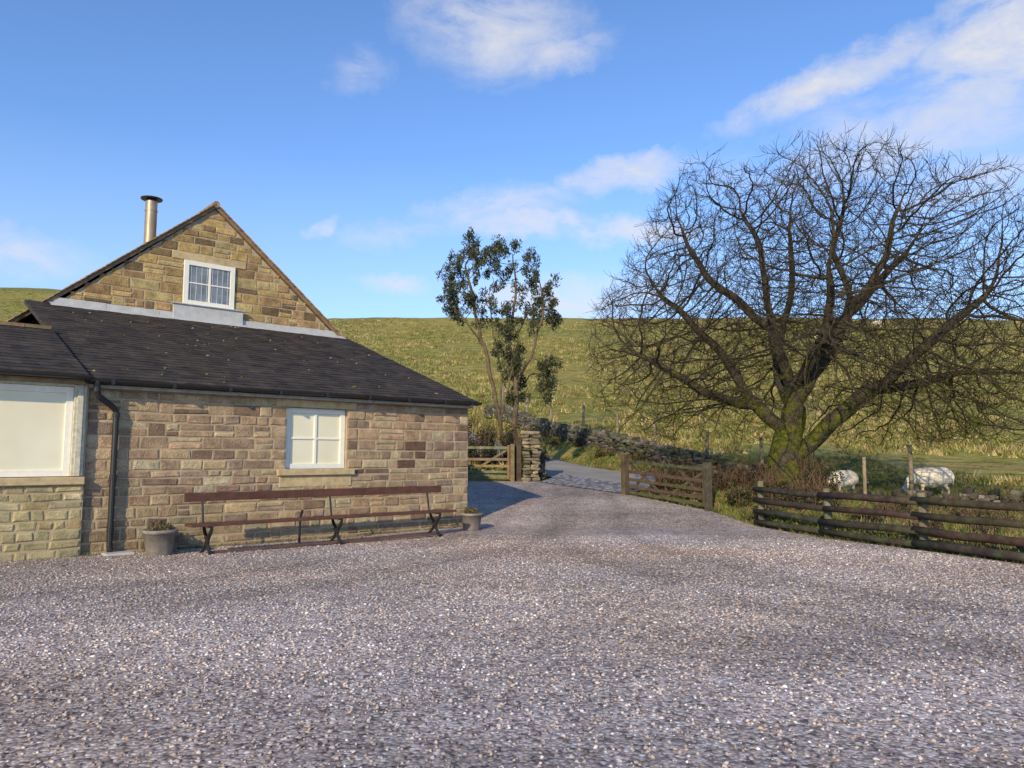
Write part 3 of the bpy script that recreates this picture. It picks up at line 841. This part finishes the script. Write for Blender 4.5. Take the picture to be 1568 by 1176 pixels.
def tree_mesh(name, P, par, tip, rmax, mat, parent, twigs=0, twig_len=.3, twig_r=.005, flare=0):
    n = len(P); ch = [[] for _ in range(n)]
    for i, p in enumerate(par):
        if p >= 0: ch[p].append(i)
    s = np.zeros(n)
    for i in range(n-1, -1, -1):
        if not ch[i]: s[i] = 1
        if par[i] >= 0: s[par[i]] += s[i]
    u = np.log(s)/math.log(s[0]); r = tip*np.exp(math.log(rmax/tip)*u**1.06)
    mb = MB()
    starts = [(None, 0)]
    while starts:
        pi, i = starts.pop()
        chain = [i] if pi is None else [pi, i]
        cur = i
        while ch[cur]:
            c = max(ch[cur], key=lambda q: s[q])
            for q in ch[cur]:
                if q != c: starts.append((cur, q))
            chain.append(c); cur = c
        pts = P[chain].astype(float); rr = r[chain].copy()
        if pi is not None: rr[0] = rr[1]*1.1
        if len(pts) > 3 and rr[0] < .03:
            pts[1:-1] = (pts[:-2]+2*pts[1:-1]+pts[2:])/4
        rr[-1] *= .6
        if pi is None and flare:
            z = pts[:, 2]-pts[0, 2]; rr = rr*(1+flare*np.exp(-z/.35))
        k = 14 if rr[0] > .15 else 8 if rr[0] > .05 else 5 if rr[0] > .02 else 3
        mb.tube(pts, list(rr), k, (1, 1, 1), cap=False)
    if twigs:
        ids = [i for i in range(n) if r[i] < .018 and par[i] >= 0]
        for i in ids:
            d0 = Vector(P[i]-P[par[i]]).normalized()
            for t in range(twigs if R.random() < .7 else twigs-1):
                d = (d0+Vector((R.gauss(0, .42), R.gauss(0, .42), R.gauss(.28, .35)))).normalized()
                L = twig_len*R.uniform(.5, 1.2); p0 = Vector(P[i]); p1 = p0+d*L*.5
                d = (d+Vector((R.gauss(0, .2), R.gauss(0, .2), R.gauss(.22, .18)))).normalized()
                mb.tube([p0, p1, p1+d*L*.5], [twig_r, twig_r*.85, twig_r*.55], 3, (1, 1, 1), cap=False)
    return mb.obj(name, mat, parent, smooth=True)

m_bark, nt, b, oc = newmat('mossy_bark_mat', .95, .1)
n1 = nt.noise(oc, 9, 4, .7); n2 = nt.noise(oc, 1.5, 4, .7)
bark = nt.ramp(n1.outputs['Fac'], [(.3, (.038, .033, .025)), (.7, (.115, .095, .065))]).outputs['Color']
sx_ = nt.n.new('ShaderNodeSeparateXYZ'); nt.ln(oc, sx_.inputs[0])
mr_ = nt.node('ShaderNodeMapRange'); nt.ln(sx_.outputs['Z'], mr_.inputs[0])
for k, v in ((1, .2), (2, 5.5), (3, .20), (4, -.12)): mr_.inputs[k].default_value = v
mf = nt.ramp(nt.math('ADD', n2.outputs['Fac'], mr_.outputs[0]), [(.56, 0.0), (.66, 1.0)]).outputs['Color']
moss = nt.ramp(n1.outputs['Fac'], [(.3, (.05, .06, .010)), (.7, (.16, .17, .024))]).outputs['Color']
c = nt.mix(nt.math('MULTIPLY', mf, .9), bark, moss)
nt.ln(c, b.inputs['Base Color']); bump(nt, b, n1.outputs['Fac'], 1.0, .12)

TX, TY = 7.4, 20.3; TZ = float(terrain(TX, TY))-.05
T = empty('bare_sycamore_tree', (TX, TY, TZ))
limbs = [
 [(0,0,0),(0,0,.5),(.02,0,1.0),(.12,0,1.6),(.2,0,2.1),(.1,0,2.9),(-.25,0,4.1),(-.4,0,5.6),(-.6,.2,6.7),(-1.0,.2,7.8)],
 [(.02,0,1.5),(-.45,.2,1.85),(-.95,.3,2.3),(-1.4,.3,3.2),(-1.8,.2,3.9),(-2.6,0,4.7),(-3.3,-.2,5.2)],
 [(.2,0,2.2),(.6,-.2,2.9),(1.3,-.4,3.9),(1.8,-.5,5.0),(1.4,-.4,6.5),(1.6,-.5,7.6)],
 [(.6,-.2,2.9),(1.0,.3,3.3),(2.0,.6,4.6),(3.0,.8,5.8),(4.0,.9,6.8)],
 [(.02,0,.9),(.5,.0,1.2),(1.5,.2,2.0),(2.4,.3,2.6),(3.7,.4,2.8),(4.9,.3,3.2)],
 [(.2,0,2.1),(.2,.6,2.7),(.3,1.6,3.8),(.5,2.5,5.2)],
 [(.1,0,2.6),(.3,-.8,3.1),(.5,-1.8,4.2),(.3,-2.4,5.4)],
 [(-.95,.3,2.3),(-2.0,-.3,2.6),(-3.2,-.5,3.1),(-4.0,-.5,3.6)],
 [(2.4,.3,2.6),(3.0,-.6,3.4),(4.0,-.8,4.3),(5.2,-.7,5.2)],
 [(-.3,0,4.3),(-1.0,.6,5.2),(-1.9,.9,6.2),(-2.5,.8,7.4)],
 [(1.8,-.5,5.0),(2.5,-.7,6.2),(3.0,-.7,7.6)],
 [(.25,0,1.9),(-.1,.5,3.4),(.5,.7,5.2),(.5,.6,7.4)],
]
P, par = skeleton(limbs, .17)
M = 44000
q = rng.normal(size=(M, 3)); q /= (np.abs(q)**2.5).sum(1)[:, None]**(1/2.5)
rho = rng.random(M)**(1/2.6)
ctr = np.array([1.0, 0, 4.15]); rad = np.array([6.3, 4.2, 5.0])
lump = 1+.12*np.sin(q[:, 0]*7+1)*np.cos(q[:, 2]*6)+.07*np.sin(q[:, 1]*9+q[:, 0]*11)
A = ctr+q*rho[:, None]*rad*np.minimum(lump, 1.05)[:, None]
rx = np.hypot(A[:, 0]-.2, A[:, 1])
k = (A[:, 2] > 1.2+.15*np.maximum(0, 3-rx)) & ~((rx < 2.0) & (A[:, 2] < 3.4)) & ~((rx < 3.2) & (A[:, 2] < 2.0))
k &= A[:, 0] > -5.4+np.maximum(0, A[:, 2]-4.6)*.62
A = A[k][:16500]
P, par = colonize(P, par, A, .16, 1.6, .18, 110, (0, 0, .12), .16, persist=.5)
tree_mesh('trunk_and_branches', P, par, .0068, .44, m_bark, T, twigs=2, twig_len=.36, twig_r=.0056, flare=.45)
print('sycamore nodes', len(P))

m_bark2 = mat_plain('smooth_bark_mat', (.13, .10, .065), .9, .2, var=.4, scale=6, bs=.5)
EX, EY = -.15, 29.2; EZ = float(terrain(EX, EY))-.05
E = empty('eucalyptus_tree', (EX, EY, EZ))
sc = EY/1150
def ep(px, py, dy=0): return ((px-784)*sc-EX, dy, 1.55+(700-py)*sc*1.01-EZ)
limbs = [[(-.05, 0, 0), ep(764, 640, .1), ep(752, 590, .2), ep(738, 530, .2), ep(725, 470, .1), ep(712, 410, 0)],
 [(.05, .1, .2), ep(786, 640, -.1), ep(791, 590, -.2), ep(784, 520, 0), ep(795, 450, .1), ep(785, 385, .2)],
 [ep(764, 640, .1), ep(768, 580, .5), ep(756, 520, .4), ep(748, 450, .3)],
 [ep(791, 590, -.2), ep(812, 545, -.5), ep(830, 490, -.4), ep(828, 440, -.3)],
 [ep(791, 600, -.2), ep(803, 590, .3), ep(815, 570, .4), ep(835, 575, .3)],
 [ep(784, 520, 0), ep(800, 500, .3), ep(805, 470, .3)],
 [ep(738, 530, .2), ep(718, 500, -.2), ep(695, 465, -.2)],
 [(0, 0, .3), ep(772, 655, -.4), ep(776, 610, -.5), ep(786, 560, -.5), ep(800, 520, -.4)]]
P, par = skeleton(limbs, .15)
clumps = [(715,400,38),(697,432,30),(742,432,32),(733,465,28),(686,455,18),(772,372,17),(797,415,32),(826,432,29),(800,448,30),(843,458,17),(738,388,24),(765,480,16),(800,492,24),(816,572,27),(842,598,16),(793,606,16),(712,474,20),(770,538,14),(838,562,17),(800,392,21),(688,408,17),(850,490,10),(722,372,15),(690,480,12),(780,570,16),(745,410,24),(820,470,20),(782,510,14),(790,545,16)]
cen = []; spr = []; A = []
for (cx, cy, cr_) in clumps:
    for j in range(9):
        a = R.uniform(0, 6.28); q = cr_*math.sqrt(R.random())
        dy = R.uniform(-1, 1)*min(1.0, cr_*sc*1.3)
        p = ep(cx+q*math.cos(a), cy+q*math.sin(a)*1.0, dy)
        cen.append(p); spr.append((R.uniform(.13, .30),)*2+(R.uniform(.17, .36),)); A.append(p)
cen = np.array(cen)
Aa = np.concatenate([np.array(A), np.array(A)+rng.normal(size=(len(A), 3))*.15])
P, par = colonize(P, par, Aa, .13, 1.6, .14, 60, (0, 0, .05), .2)
tree_mesh('stems', P, par, .008, .14, m_bark2, E, twigs=0)
V, F, C = leaves_arr(cen, 74, spr, .14, [(.04,.055,.025),(.055,.07,.03),(.03,.04,.02),(.085,.095,.045),(.07,.06,.03)], .9, .30)
np_mesh('foliage', V, F, C, m_leaf, E)

# ------------------------------------------------------------------ shrubs
m_cane = mat_attr('cane_mat', .9, 8, 30, .8, 1.2, 0)
def shrub(name, blobs, pal, leaf=.07, n=130, stems=8, stemcol=(.12, .075, .045), dens=1):
    S = empty(name, (0, 0, 0)); cen = []; spr = []; mb = MB()
    for (x, y, h, w) in blobs:
        g = float(terrain(x, y))-.05
        for j in range(int(7*dens)):
            a = R.uniform(0, 6.28); q = w*math.sqrt(R.random())
            cen.append((x+q*math.cos(a), y+q*math.sin(a), g+h*R.uniform(.15, .9)*(1-.4*q/w))); spr.append((w*.38, w*.38, h*.22))
        for j in range(stems):
            a = R.uniform(0, 6.28); q = w*R.random(); lean = R.uniform(.1, .9)*w
            x0, y0 = x+q*math.cos(a)*.5, y+q*math.sin(a)*.5
            x1, y1 = x0+lean*math.cos(a), y0+lean*math.sin(a); hh = h*R.uniform(.7, 1.35)
            k = R.uniform(.7, 1.4); c = tuple(v*k for v in stemcol)
            mb.tube([(x0, y0, g), (x0*.6+x1*.4, y0*.6+y1*.4, g+hh*.75), (x1, y1, g+hh), (x1+.3*w*math.cos(a), y1+.3*w*math.sin(a), g+hh*.8)], [.010, .008, .006, .003], 4, c, cap=False)
    V, F, C = leaves_arr(cen, n, spr, leaf, pal, 0, .5)
    np_mesh('leaves', V, F, C, m_leaf, S); mb.obj('canes', m_cane, S)
BRM = [(.03,.035,.013),(.05,.055,.018),(.075,.055,.028),(.04,.032,.018),(.09,.09,.035)]
bl = []
for i in range(32):
    t = i/31; bl.append((4.5+t*3.6+R.uniform(-.3, .5), 23.0-t*3.3+R.uniform(-.3, .6), R.uniform(.6, 1.0), R.uniform(.35, .6)))
for i in range(16): bl.append((5.7+R.uniform(0, 2.0), 18.2+R.uniform(-.8, 1.4), R.uniform(.4, .75), R.uniform(.3, .5)))
shrub('bramble_hedge', bl, BRM, .06, 110, 14)
bl = [(10.4, 17.6, .4, .5), (11.6, 17.0, .4, .5), (8.6, 16.6, .4, .4), (12.8, 16.0, .45, .6), (9.7, 16.2, .4, .5), (11.0, 15.0, .4, .5), (8.0, 16.2, .4, .4), (7.4, 15.6, .35, .4), (9.4, 14.4, .35, .45), (8.4, 13.6, .3, .4), (10.2, 13.4, .4, .5), (12.4, 14.4, .5, .6), (11.9, 18.6, .4, .5), (13.6, 17.4, .5, .6), (9.0, 15.2, .4, .5), (7.6, 14.2, .3, .4), (10.4, 14.4, .4, .5), (9.2, 17.6, .4, .45)]
shrub('scrub_by_wall', bl, [(.04,.045,.018),(.075,.06,.028),(.045,.036,.02)], .06, 100, 20)
shrub('evergreen_shrub', [(-.6, 28.2, 1.9, .8), (-1.6, 28.4, 2.0, .9), (-2.6, 28.6, 2.1, .9), (.2, 28.5, 1.6, .6), (-1.1, 27.5, 1.3, .6), (-3.4, 28.6, 2.0, .8)], [(.018,.022,.012),(.03,.035,.015),(.05,.045,.025)], .08, 230, 14, dens=1.6)
shrub('verge_scrub', [(1.2, 33.5, .8, .5), (1.6, 38.3, .9, .7), (3.2, 34.6, .5, .5), (2.2, 36.6, .6, .5), (1.0, 41, .8, .7), (3.9, 31.6, .5, .4), (.3, 30.6, 1.3, .6), (5.1, 29.8, .5, .5), (6.4, 27.4, .5, .5)], [(.03,.04,.012),(.07,.08,.02),(.10,.07,.03)], .07, 110, 10)

# ------------------------------------------------------------------ grass tussocks
def grass(name, X, Y, Hh, W, pal, blades, mat):
    n = len(X); Z = terrain(X, Y)
    M = n*blades
    bx = np.repeat(X, blades)+rng.normal(size=M)*np.repeat(W, blades)*.5; by = np.repeat(Y, blades)+rng.normal(size=M)*np.repeat(W, blades)*.5
    bz = np.repeat(Z, blades)-.02
    h = np.repeat(Hh, blades)*(.5+.7*rng.random(M)); a = rng.random(M)*6.28; ln_ = h*(.15+.7*rng.random(M)); w = np.repeat(W, blades)*.09+.008
    la = rng.random(M)*6.28
    V = np.stack([np.stack([bx-np.cos(a)*w, by-np.sin(a)*w, bz], -1), np.stack([bx+np.cos(a)*w, by+np.sin(a)*w, bz], -1),
                  np.stack([bx+np.cos(la)*ln_, by+np.sin(la)*ln_, bz+h], -1)], 1).reshape(-1, 3)
    F = np.arange(M*3).reshape(-1, 3); pal = np.array(pal)
    C = np.repeat(pal[rng.integers(0, len(pal), n)]*(.75+.5*rng.random((n, 1))), blades, 0)*(.8+.4*rng.random((M, 1)))
    np_mesh(name, V, F, np.repeat(C, 3, 0), mat)
m_gl = mat_leaf('grass_blade_mat', .8)
n = 26000
Y = 7+27*rng.random(n); X = xr(Y)+.12+rng.random(n)**1.5*(16)
dl = seg_dist(X, Y, LANE); dp = seg_dist(X, Y, [(1.9, 24.2), (3.2, 26)])
k = (dl > 1.8) & (dp > 2.2); X = X[k]; Y = Y[k]
grass('verge_grass', X, Y, .07+.14*rng.random(len(X))**2, .07+.08*rng.random(len(X)), [(.10,.13,.028),(.14,.155,.038),(.23,.18,.08),(.08,.11,.025),(.13,.10,.045)], 8, m_gl)
n = 46000
Y = 27+ (128-27)*rng.random(n)**1.15; X = Y*(-.62+1.36*rng.random(n))
dl = seg_dist(X, Y, LANE)
k = (dl > 2.0) & (fbm(X*.22, Y*.22, 31, 3) > -.06); X = X[k]; Y = Y[k]
sxx = (X+6.87)*ex+(Y-12.1)*ey; txx = -(X+6.87)*ey+(Y-12.1)*ex
k = ~((sxx < 8.5) & (txx < 15)); X = X[k]; Y = Y[k]
grass('hill_tussocks', X, Y, .12+.30*rng.random(len(X))**1.6, .2+.28*rng.random(len(X)), [(.20,.21,.045),(.28,.255,.07),(.38,.31,.13),(.43,.35,.17),(.12,.135,.035),(.22,.15,.06),(.15,.17,.04)], 9, m_gl)
sW = rng.random(500)*7.8; tW = -.03-.1*rng.random(500)
Xw = -6.87+.748*sW-.664*tW; Yw = 12.1+.664*sW+.748*tW
grass('wall_foot_weeds', Xw, Yw, .10+.06*rng.random(500), .05+.03*rng.random(500), [(.09,.12,.03),(.13,.12,.05)], 5, m_gl)

# ------------------------------------------------------------------ sheep
m_fleece = mat_plain('fleece_mat', (.74, .67, .54), 1, .1, var=.14, scale=14, bs=.6)
m_face = mat_plain('sheep_face_mat', (.60, .51, .40), .9, .1, var=.1, scale=16)
m_eye = mat_plain('sheep_eye_mat', (.02, .015, .01), .2, .5)
def skinobj(name, verts, edges, radii, mat, parent, sub=2):
    me = bpy.data.meshes.new(name); me.from_pydata(verts, edges, [])
    o = bpy.data.objects.new(name, me); link(o, parent)
    o.modifiers.new('skin', 'SKIN')
    for i, rr in enumerate(radii):
        me.skin_vertices[0].data[i].radius = (rr, rr)
        me.skin_vertices[0].data[i].use_root = (i == 0)
    s = o.modifiers.new('sub', 'SUBSURF'); s.levels = sub; s.render_levels = sub
    me.materials.append(mat)
    return o
def loft(name, rings, mat, parent, n=36, m=40, wool=.02):
    """rings: (x, z, half_width, half_height) control sections, lofted along x into a woolly body"""
    rg = np.array(rings, float); t = np.linspace(0, 1, len(rg)); tt = np.linspace(0, 1, m)
    c = np.stack([np.interp(tt, t, rg[:, i]) for i in range(4)], -1)
    for _ in range(3): c[1:-1] = (c[:-2]+2*c[1:-1]+c[2:])/4
    a = np.linspace(0, 2*np.pi, n, endpoint=False)
    aa, ii = np.meshgrid(a, np.arange(m))
    ca, sa = np.cos(aa), np.sin(aa)
    wob = 1+wool*8*(vnoise(aa*3.0+10, ii*.45+3, 91)-.5)*.35+wool*4*(vnoise(ca*6+20, ii*1.1+sa*5, 33)-.5)*.5
    prof = np.where(sa < 0, .88, 1.0)
    V = np.stack([c[ii, 0]+.0*ca, c[ii, 2]*ca*wob, c[ii, 1]+c[ii, 3]*sa*prof*wob], -1).reshape(-1, 3)
    idx = np.arange(m*n).reshape(m, n); r2 = np.roll(idx, -1, 1)
    F = np.stack([idx[:-1], r2[:-1], r2[1:], idx[1:]], -1).reshape(-1, 4)
    return np_mesh(name, V, F, mat=mat, parent=parent, smooth=True)
def sheep(x, y, rot, sc=1.0):
    S = empty('sheep', (x, y, float(terrain(x, y))-.01), rot); S.scale = (sc,)*3
    loft('fleece', [(-.68,.60,.01,.01),(-.66,.60,.16,.17),(-.56,.60,.27,.27),(-.35,.60,.32,.31),(-.1,.58,.33,.32),(.15,.57,.32,.32),(.36,.58,.28,.29),(.50,.60,.21,.24),(.60,.58,.16,.19),(.70,.50,.12,.14),(.78,.42,.095,.11),(.82,.38,.01,.01)], m_fleece, S, wool=.05)
    for sy in (-1, 1):
        skinobj('hind_leg', [(-.40, sy*.15, .45), (-.33, sy*.15, .37), (-.47, sy*.14, .23), (-.44, sy*.14, .05), (-.41, sy*.14, .0)], [(i, i+1) for i in range(4)], [.09, .07, .040, .030, .034], m_face, S, 2)
        skinobj('fore_leg', [(.34, sy*.13, .45), (.35, sy*.13, .34), (.36, sy*.13, .22), (.35, sy*.13, .05), (.37, sy*.13, .0)], [(i, i+1) for i in range(4)], [.08, .055, .036, .029, .034], m_face, S, 2)
    hx, hz, dz = .78, .40, -.28
    skinobj('head', [(hx-.04, 0, hz), (hx+.04, 0, hz+dz*.35), (hx+.12, 0, hz+dz*.8), (hx+.16, 0, hz+dz*1.1)], [(0, 1), (1, 2), (2, 3)], [.085, .08, .055, .04], m_face, S, 2)
    mb = MB()
    for sy in (-1, 1): mb.tube([(hx-.02, sy*.06, hz+.04), (hx-.03, sy*.12, hz+.05), (hx-.03, sy*.18, hz+.03)], [.018, .028, .006], 6)
    mb.obj('ears', m_face, S, smooth=True)
    mb = MB()
    for sy in (-1, 1): mb.tube([(hx+.05, sy*.055, hz+dz*.3+.02), (hx+.05, sy*.072, hz+dz*.3+.02)], .011, 8)
    mb.obj('eyes', m_eye, S)
    mb = MB(); mb.tube([(-.62, 0, .66), (-.70, 0, .56), (-.71, 0, .38)], [.06, .05, .02], 8); mb.obj('tail', m_fleece, S, smooth=True)
sheep(12.5, 22.6, math.radians(186), 1.0)
sheep(9.85, 22.6, math.radians(215), .9)
sheep(40.2, 97, math.radians(20), 1.2)
sheep(58, 118, math.radians(170), 1.2)

# ------------------------------------------------------------------ camera, light, sky
cam = bpy.data.cameras.new('camera'); cam.sensor_width = 36; cam.lens = 1150/1568*36; cam.clip_end = 3000; cam.clip_start = .05
co = bpy.data.objects.new('camera', cam); co.location = (0, 0, 1.55); co.rotation_euler = (math.radians(95.56), 0, 0); link(co); scn.camera = co

EL = 25.0; AZ = 199.0
Sd = Vector((math.sin(math.radians(AZ))*math.cos(math.radians(EL)), math.cos(math.radians(AZ))*math.cos(math.radians(EL)), math.sin(math.radians(EL))))
sl_ = bpy.data.lights.new('sun', 'SUN'); sl_.energy = 4.7; sl_.angle = math.radians(.6); sl_.color = (1, .81, .54)
so = bpy.data.objects.new('sun', sl_); so.rotation_euler = Sd.to_track_quat('Z', 'Y').to_euler(); so.location = (-20, -30, 30); link(so)

w = bpy.data.worlds.new('World'); scn.world = w; w.use_nodes = True
nt = NT(w.node_tree); bg = nt.n['Background']; STR = .15
bg.inputs['Strength'].default_value = STR
sky = nt.n.new('ShaderNodeTexSky'); sky.sky_type = 'NISHITA'; sky.sun_disc = False
sky.sun_elevation = math.radians(EL); sky.sun_rotation = math.radians(AZ); sky.air_density = 1.0; sky.dust_density = .3; sky.ozone_density = 2.5; sky.altitude = 300
tc = nt.n.new('ShaderNodeTexCoord'); sx3 = nt.n.new('ShaderNodeSeparateXYZ'); nt.ln(tc.outputs['Generated'], sx3.inputs[0])
az = nt.math('ARCTAN2', sx3.outputs[0], sx3.outputs[1]); el = nt.math('ARCSINE', sx3.outputs[2])
cb = nt.n.new('ShaderNodeCombineXYZ'); nt.ln(az, cb.inputs[0]); nt.ln(el, cb.inputs[1])
mpn = nt.node('ShaderNodeMapping'); mpn.inputs['Scale'].default_value = (1, 2.4, 1); mpn.inputs['Rotation'].default_value = (0, 0, .15); nt.ln(cb.outputs[0], mpn.inputs['Vector'])
wn = nt.noise(mpn.outputs['Vector'], 8, 6, .64); wn.inputs['Distortion'].default_value = .3
wv = nt.n.new('ShaderNodeVectorMath'); wv.operation = 'MULTIPLY_ADD'
wc = nt.noise(cb.outputs[0], 12, 5, .66)
nt.ln(wc.outputs['Color'], wv.inputs[0]); wv.inputs[1].default_value = (.10, .06, 0)
sub = nt.n.new('ShaderNodeVectorMath'); sub.operation = 'SUBTRACT'; nt.ln(cb.outputs[0], sub.inputs[0]); sub.inputs[1].default_value = (.05, .03, 0)
nt.ln(sub.outputs[0], wv.inputs[2])
CL = [(-1.5, 31.0, 9, 4.6, -5, .62), (3.5, 29.2, 6, 2.2, 12, .5), (24, 25.4, 10, 1.8, 14, .8), (35, 25.8, 7.5, 5, 20, 1.1), (29, 21.5, 17, 4, 5, .5),
      (9.5, 21.2, 7, 1.5, 6, .7), (5, 17.2, 11, 1.4, -3, 1.0), (-1, 18.9, 8, 1.8, 5, .5), (-8.8, 13.2, 4, 1.1, -5, .6), (-14.7, 16.6, 1.6, .8, 35, .5),
      (4, 12.0, 10, 2.6, 0, .75), (-12, 27.6, 3.4, 2, 10, .28), (-35, 12.8, 7, 2.0, 0, .55), (34, 17.5, 10, 2.2, 0, .5), (-9, 16.8, 6, 1.2, 8, .4)]
tot = None
for (a, e_, sa_, se, rt, wt) in CL:
    m = nt.n.new('ShaderNodeMapping'); m.vector_type = 'TEXTURE'
    m.inputs['Location'].default_value = (math.radians(a), math.radians(e_), 0)
    m.inputs['Rotation'].default_value = (0, 0, math.radians(rt))
    m.inputs['Scale'].default_value = (math.radians(sa_), math.radians(se), 1)
    nt.ln(wv.outputs[0], m.inputs['Vector'])
    ln_ = nt.n.new('ShaderNodeVectorMath'); ln_.operation = 'LENGTH'; nt.ln(m.outputs[0], ln_.inputs[0])
    v = nt.math('MULTIPLY', nt.math('SUBTRACT', 1.0, ln_.outputs['Value'], True), wt)
    tot = v if tot is None else nt.math('MAXIMUM', tot, v)
nz = nt.node('ShaderNodeMapRange'); nt.ln(wn.outputs['Fac'], nz.inputs[0])
for k, v in ((1, .34), (2, .70), (3, .2), (4, 1.6)): nz.inputs[k].default_value = v
dens = nt.math('MULTIPLY', tot, nz.outputs[0])
dr = nt.ramp(dens, [(.02, 0.0), (.35, .5), (.85, .88)])
hz = nt.node('ShaderNodeMapRange'); nt.ln(el, hz.inputs[0])
for k, v in ((1, math.radians(6)), (2, math.radians(22)), (3, .42), (4, 0)): hz.inputs[k].default_value = v
c0 = nt.mix(1.0, sky.outputs[0], (1.02, 1.24, 1.55), 'MULTIPLY')
K = .85/STR
c1 = nt.mix(hz.outputs[0], c0, (K*.74, K*.88, K*1.04))
c2 = nt.mix(dr.outputs['Color'], c1, (K*.95, K*.94, K*.97))
nt.ln(c2, bg.inputs['Color'])
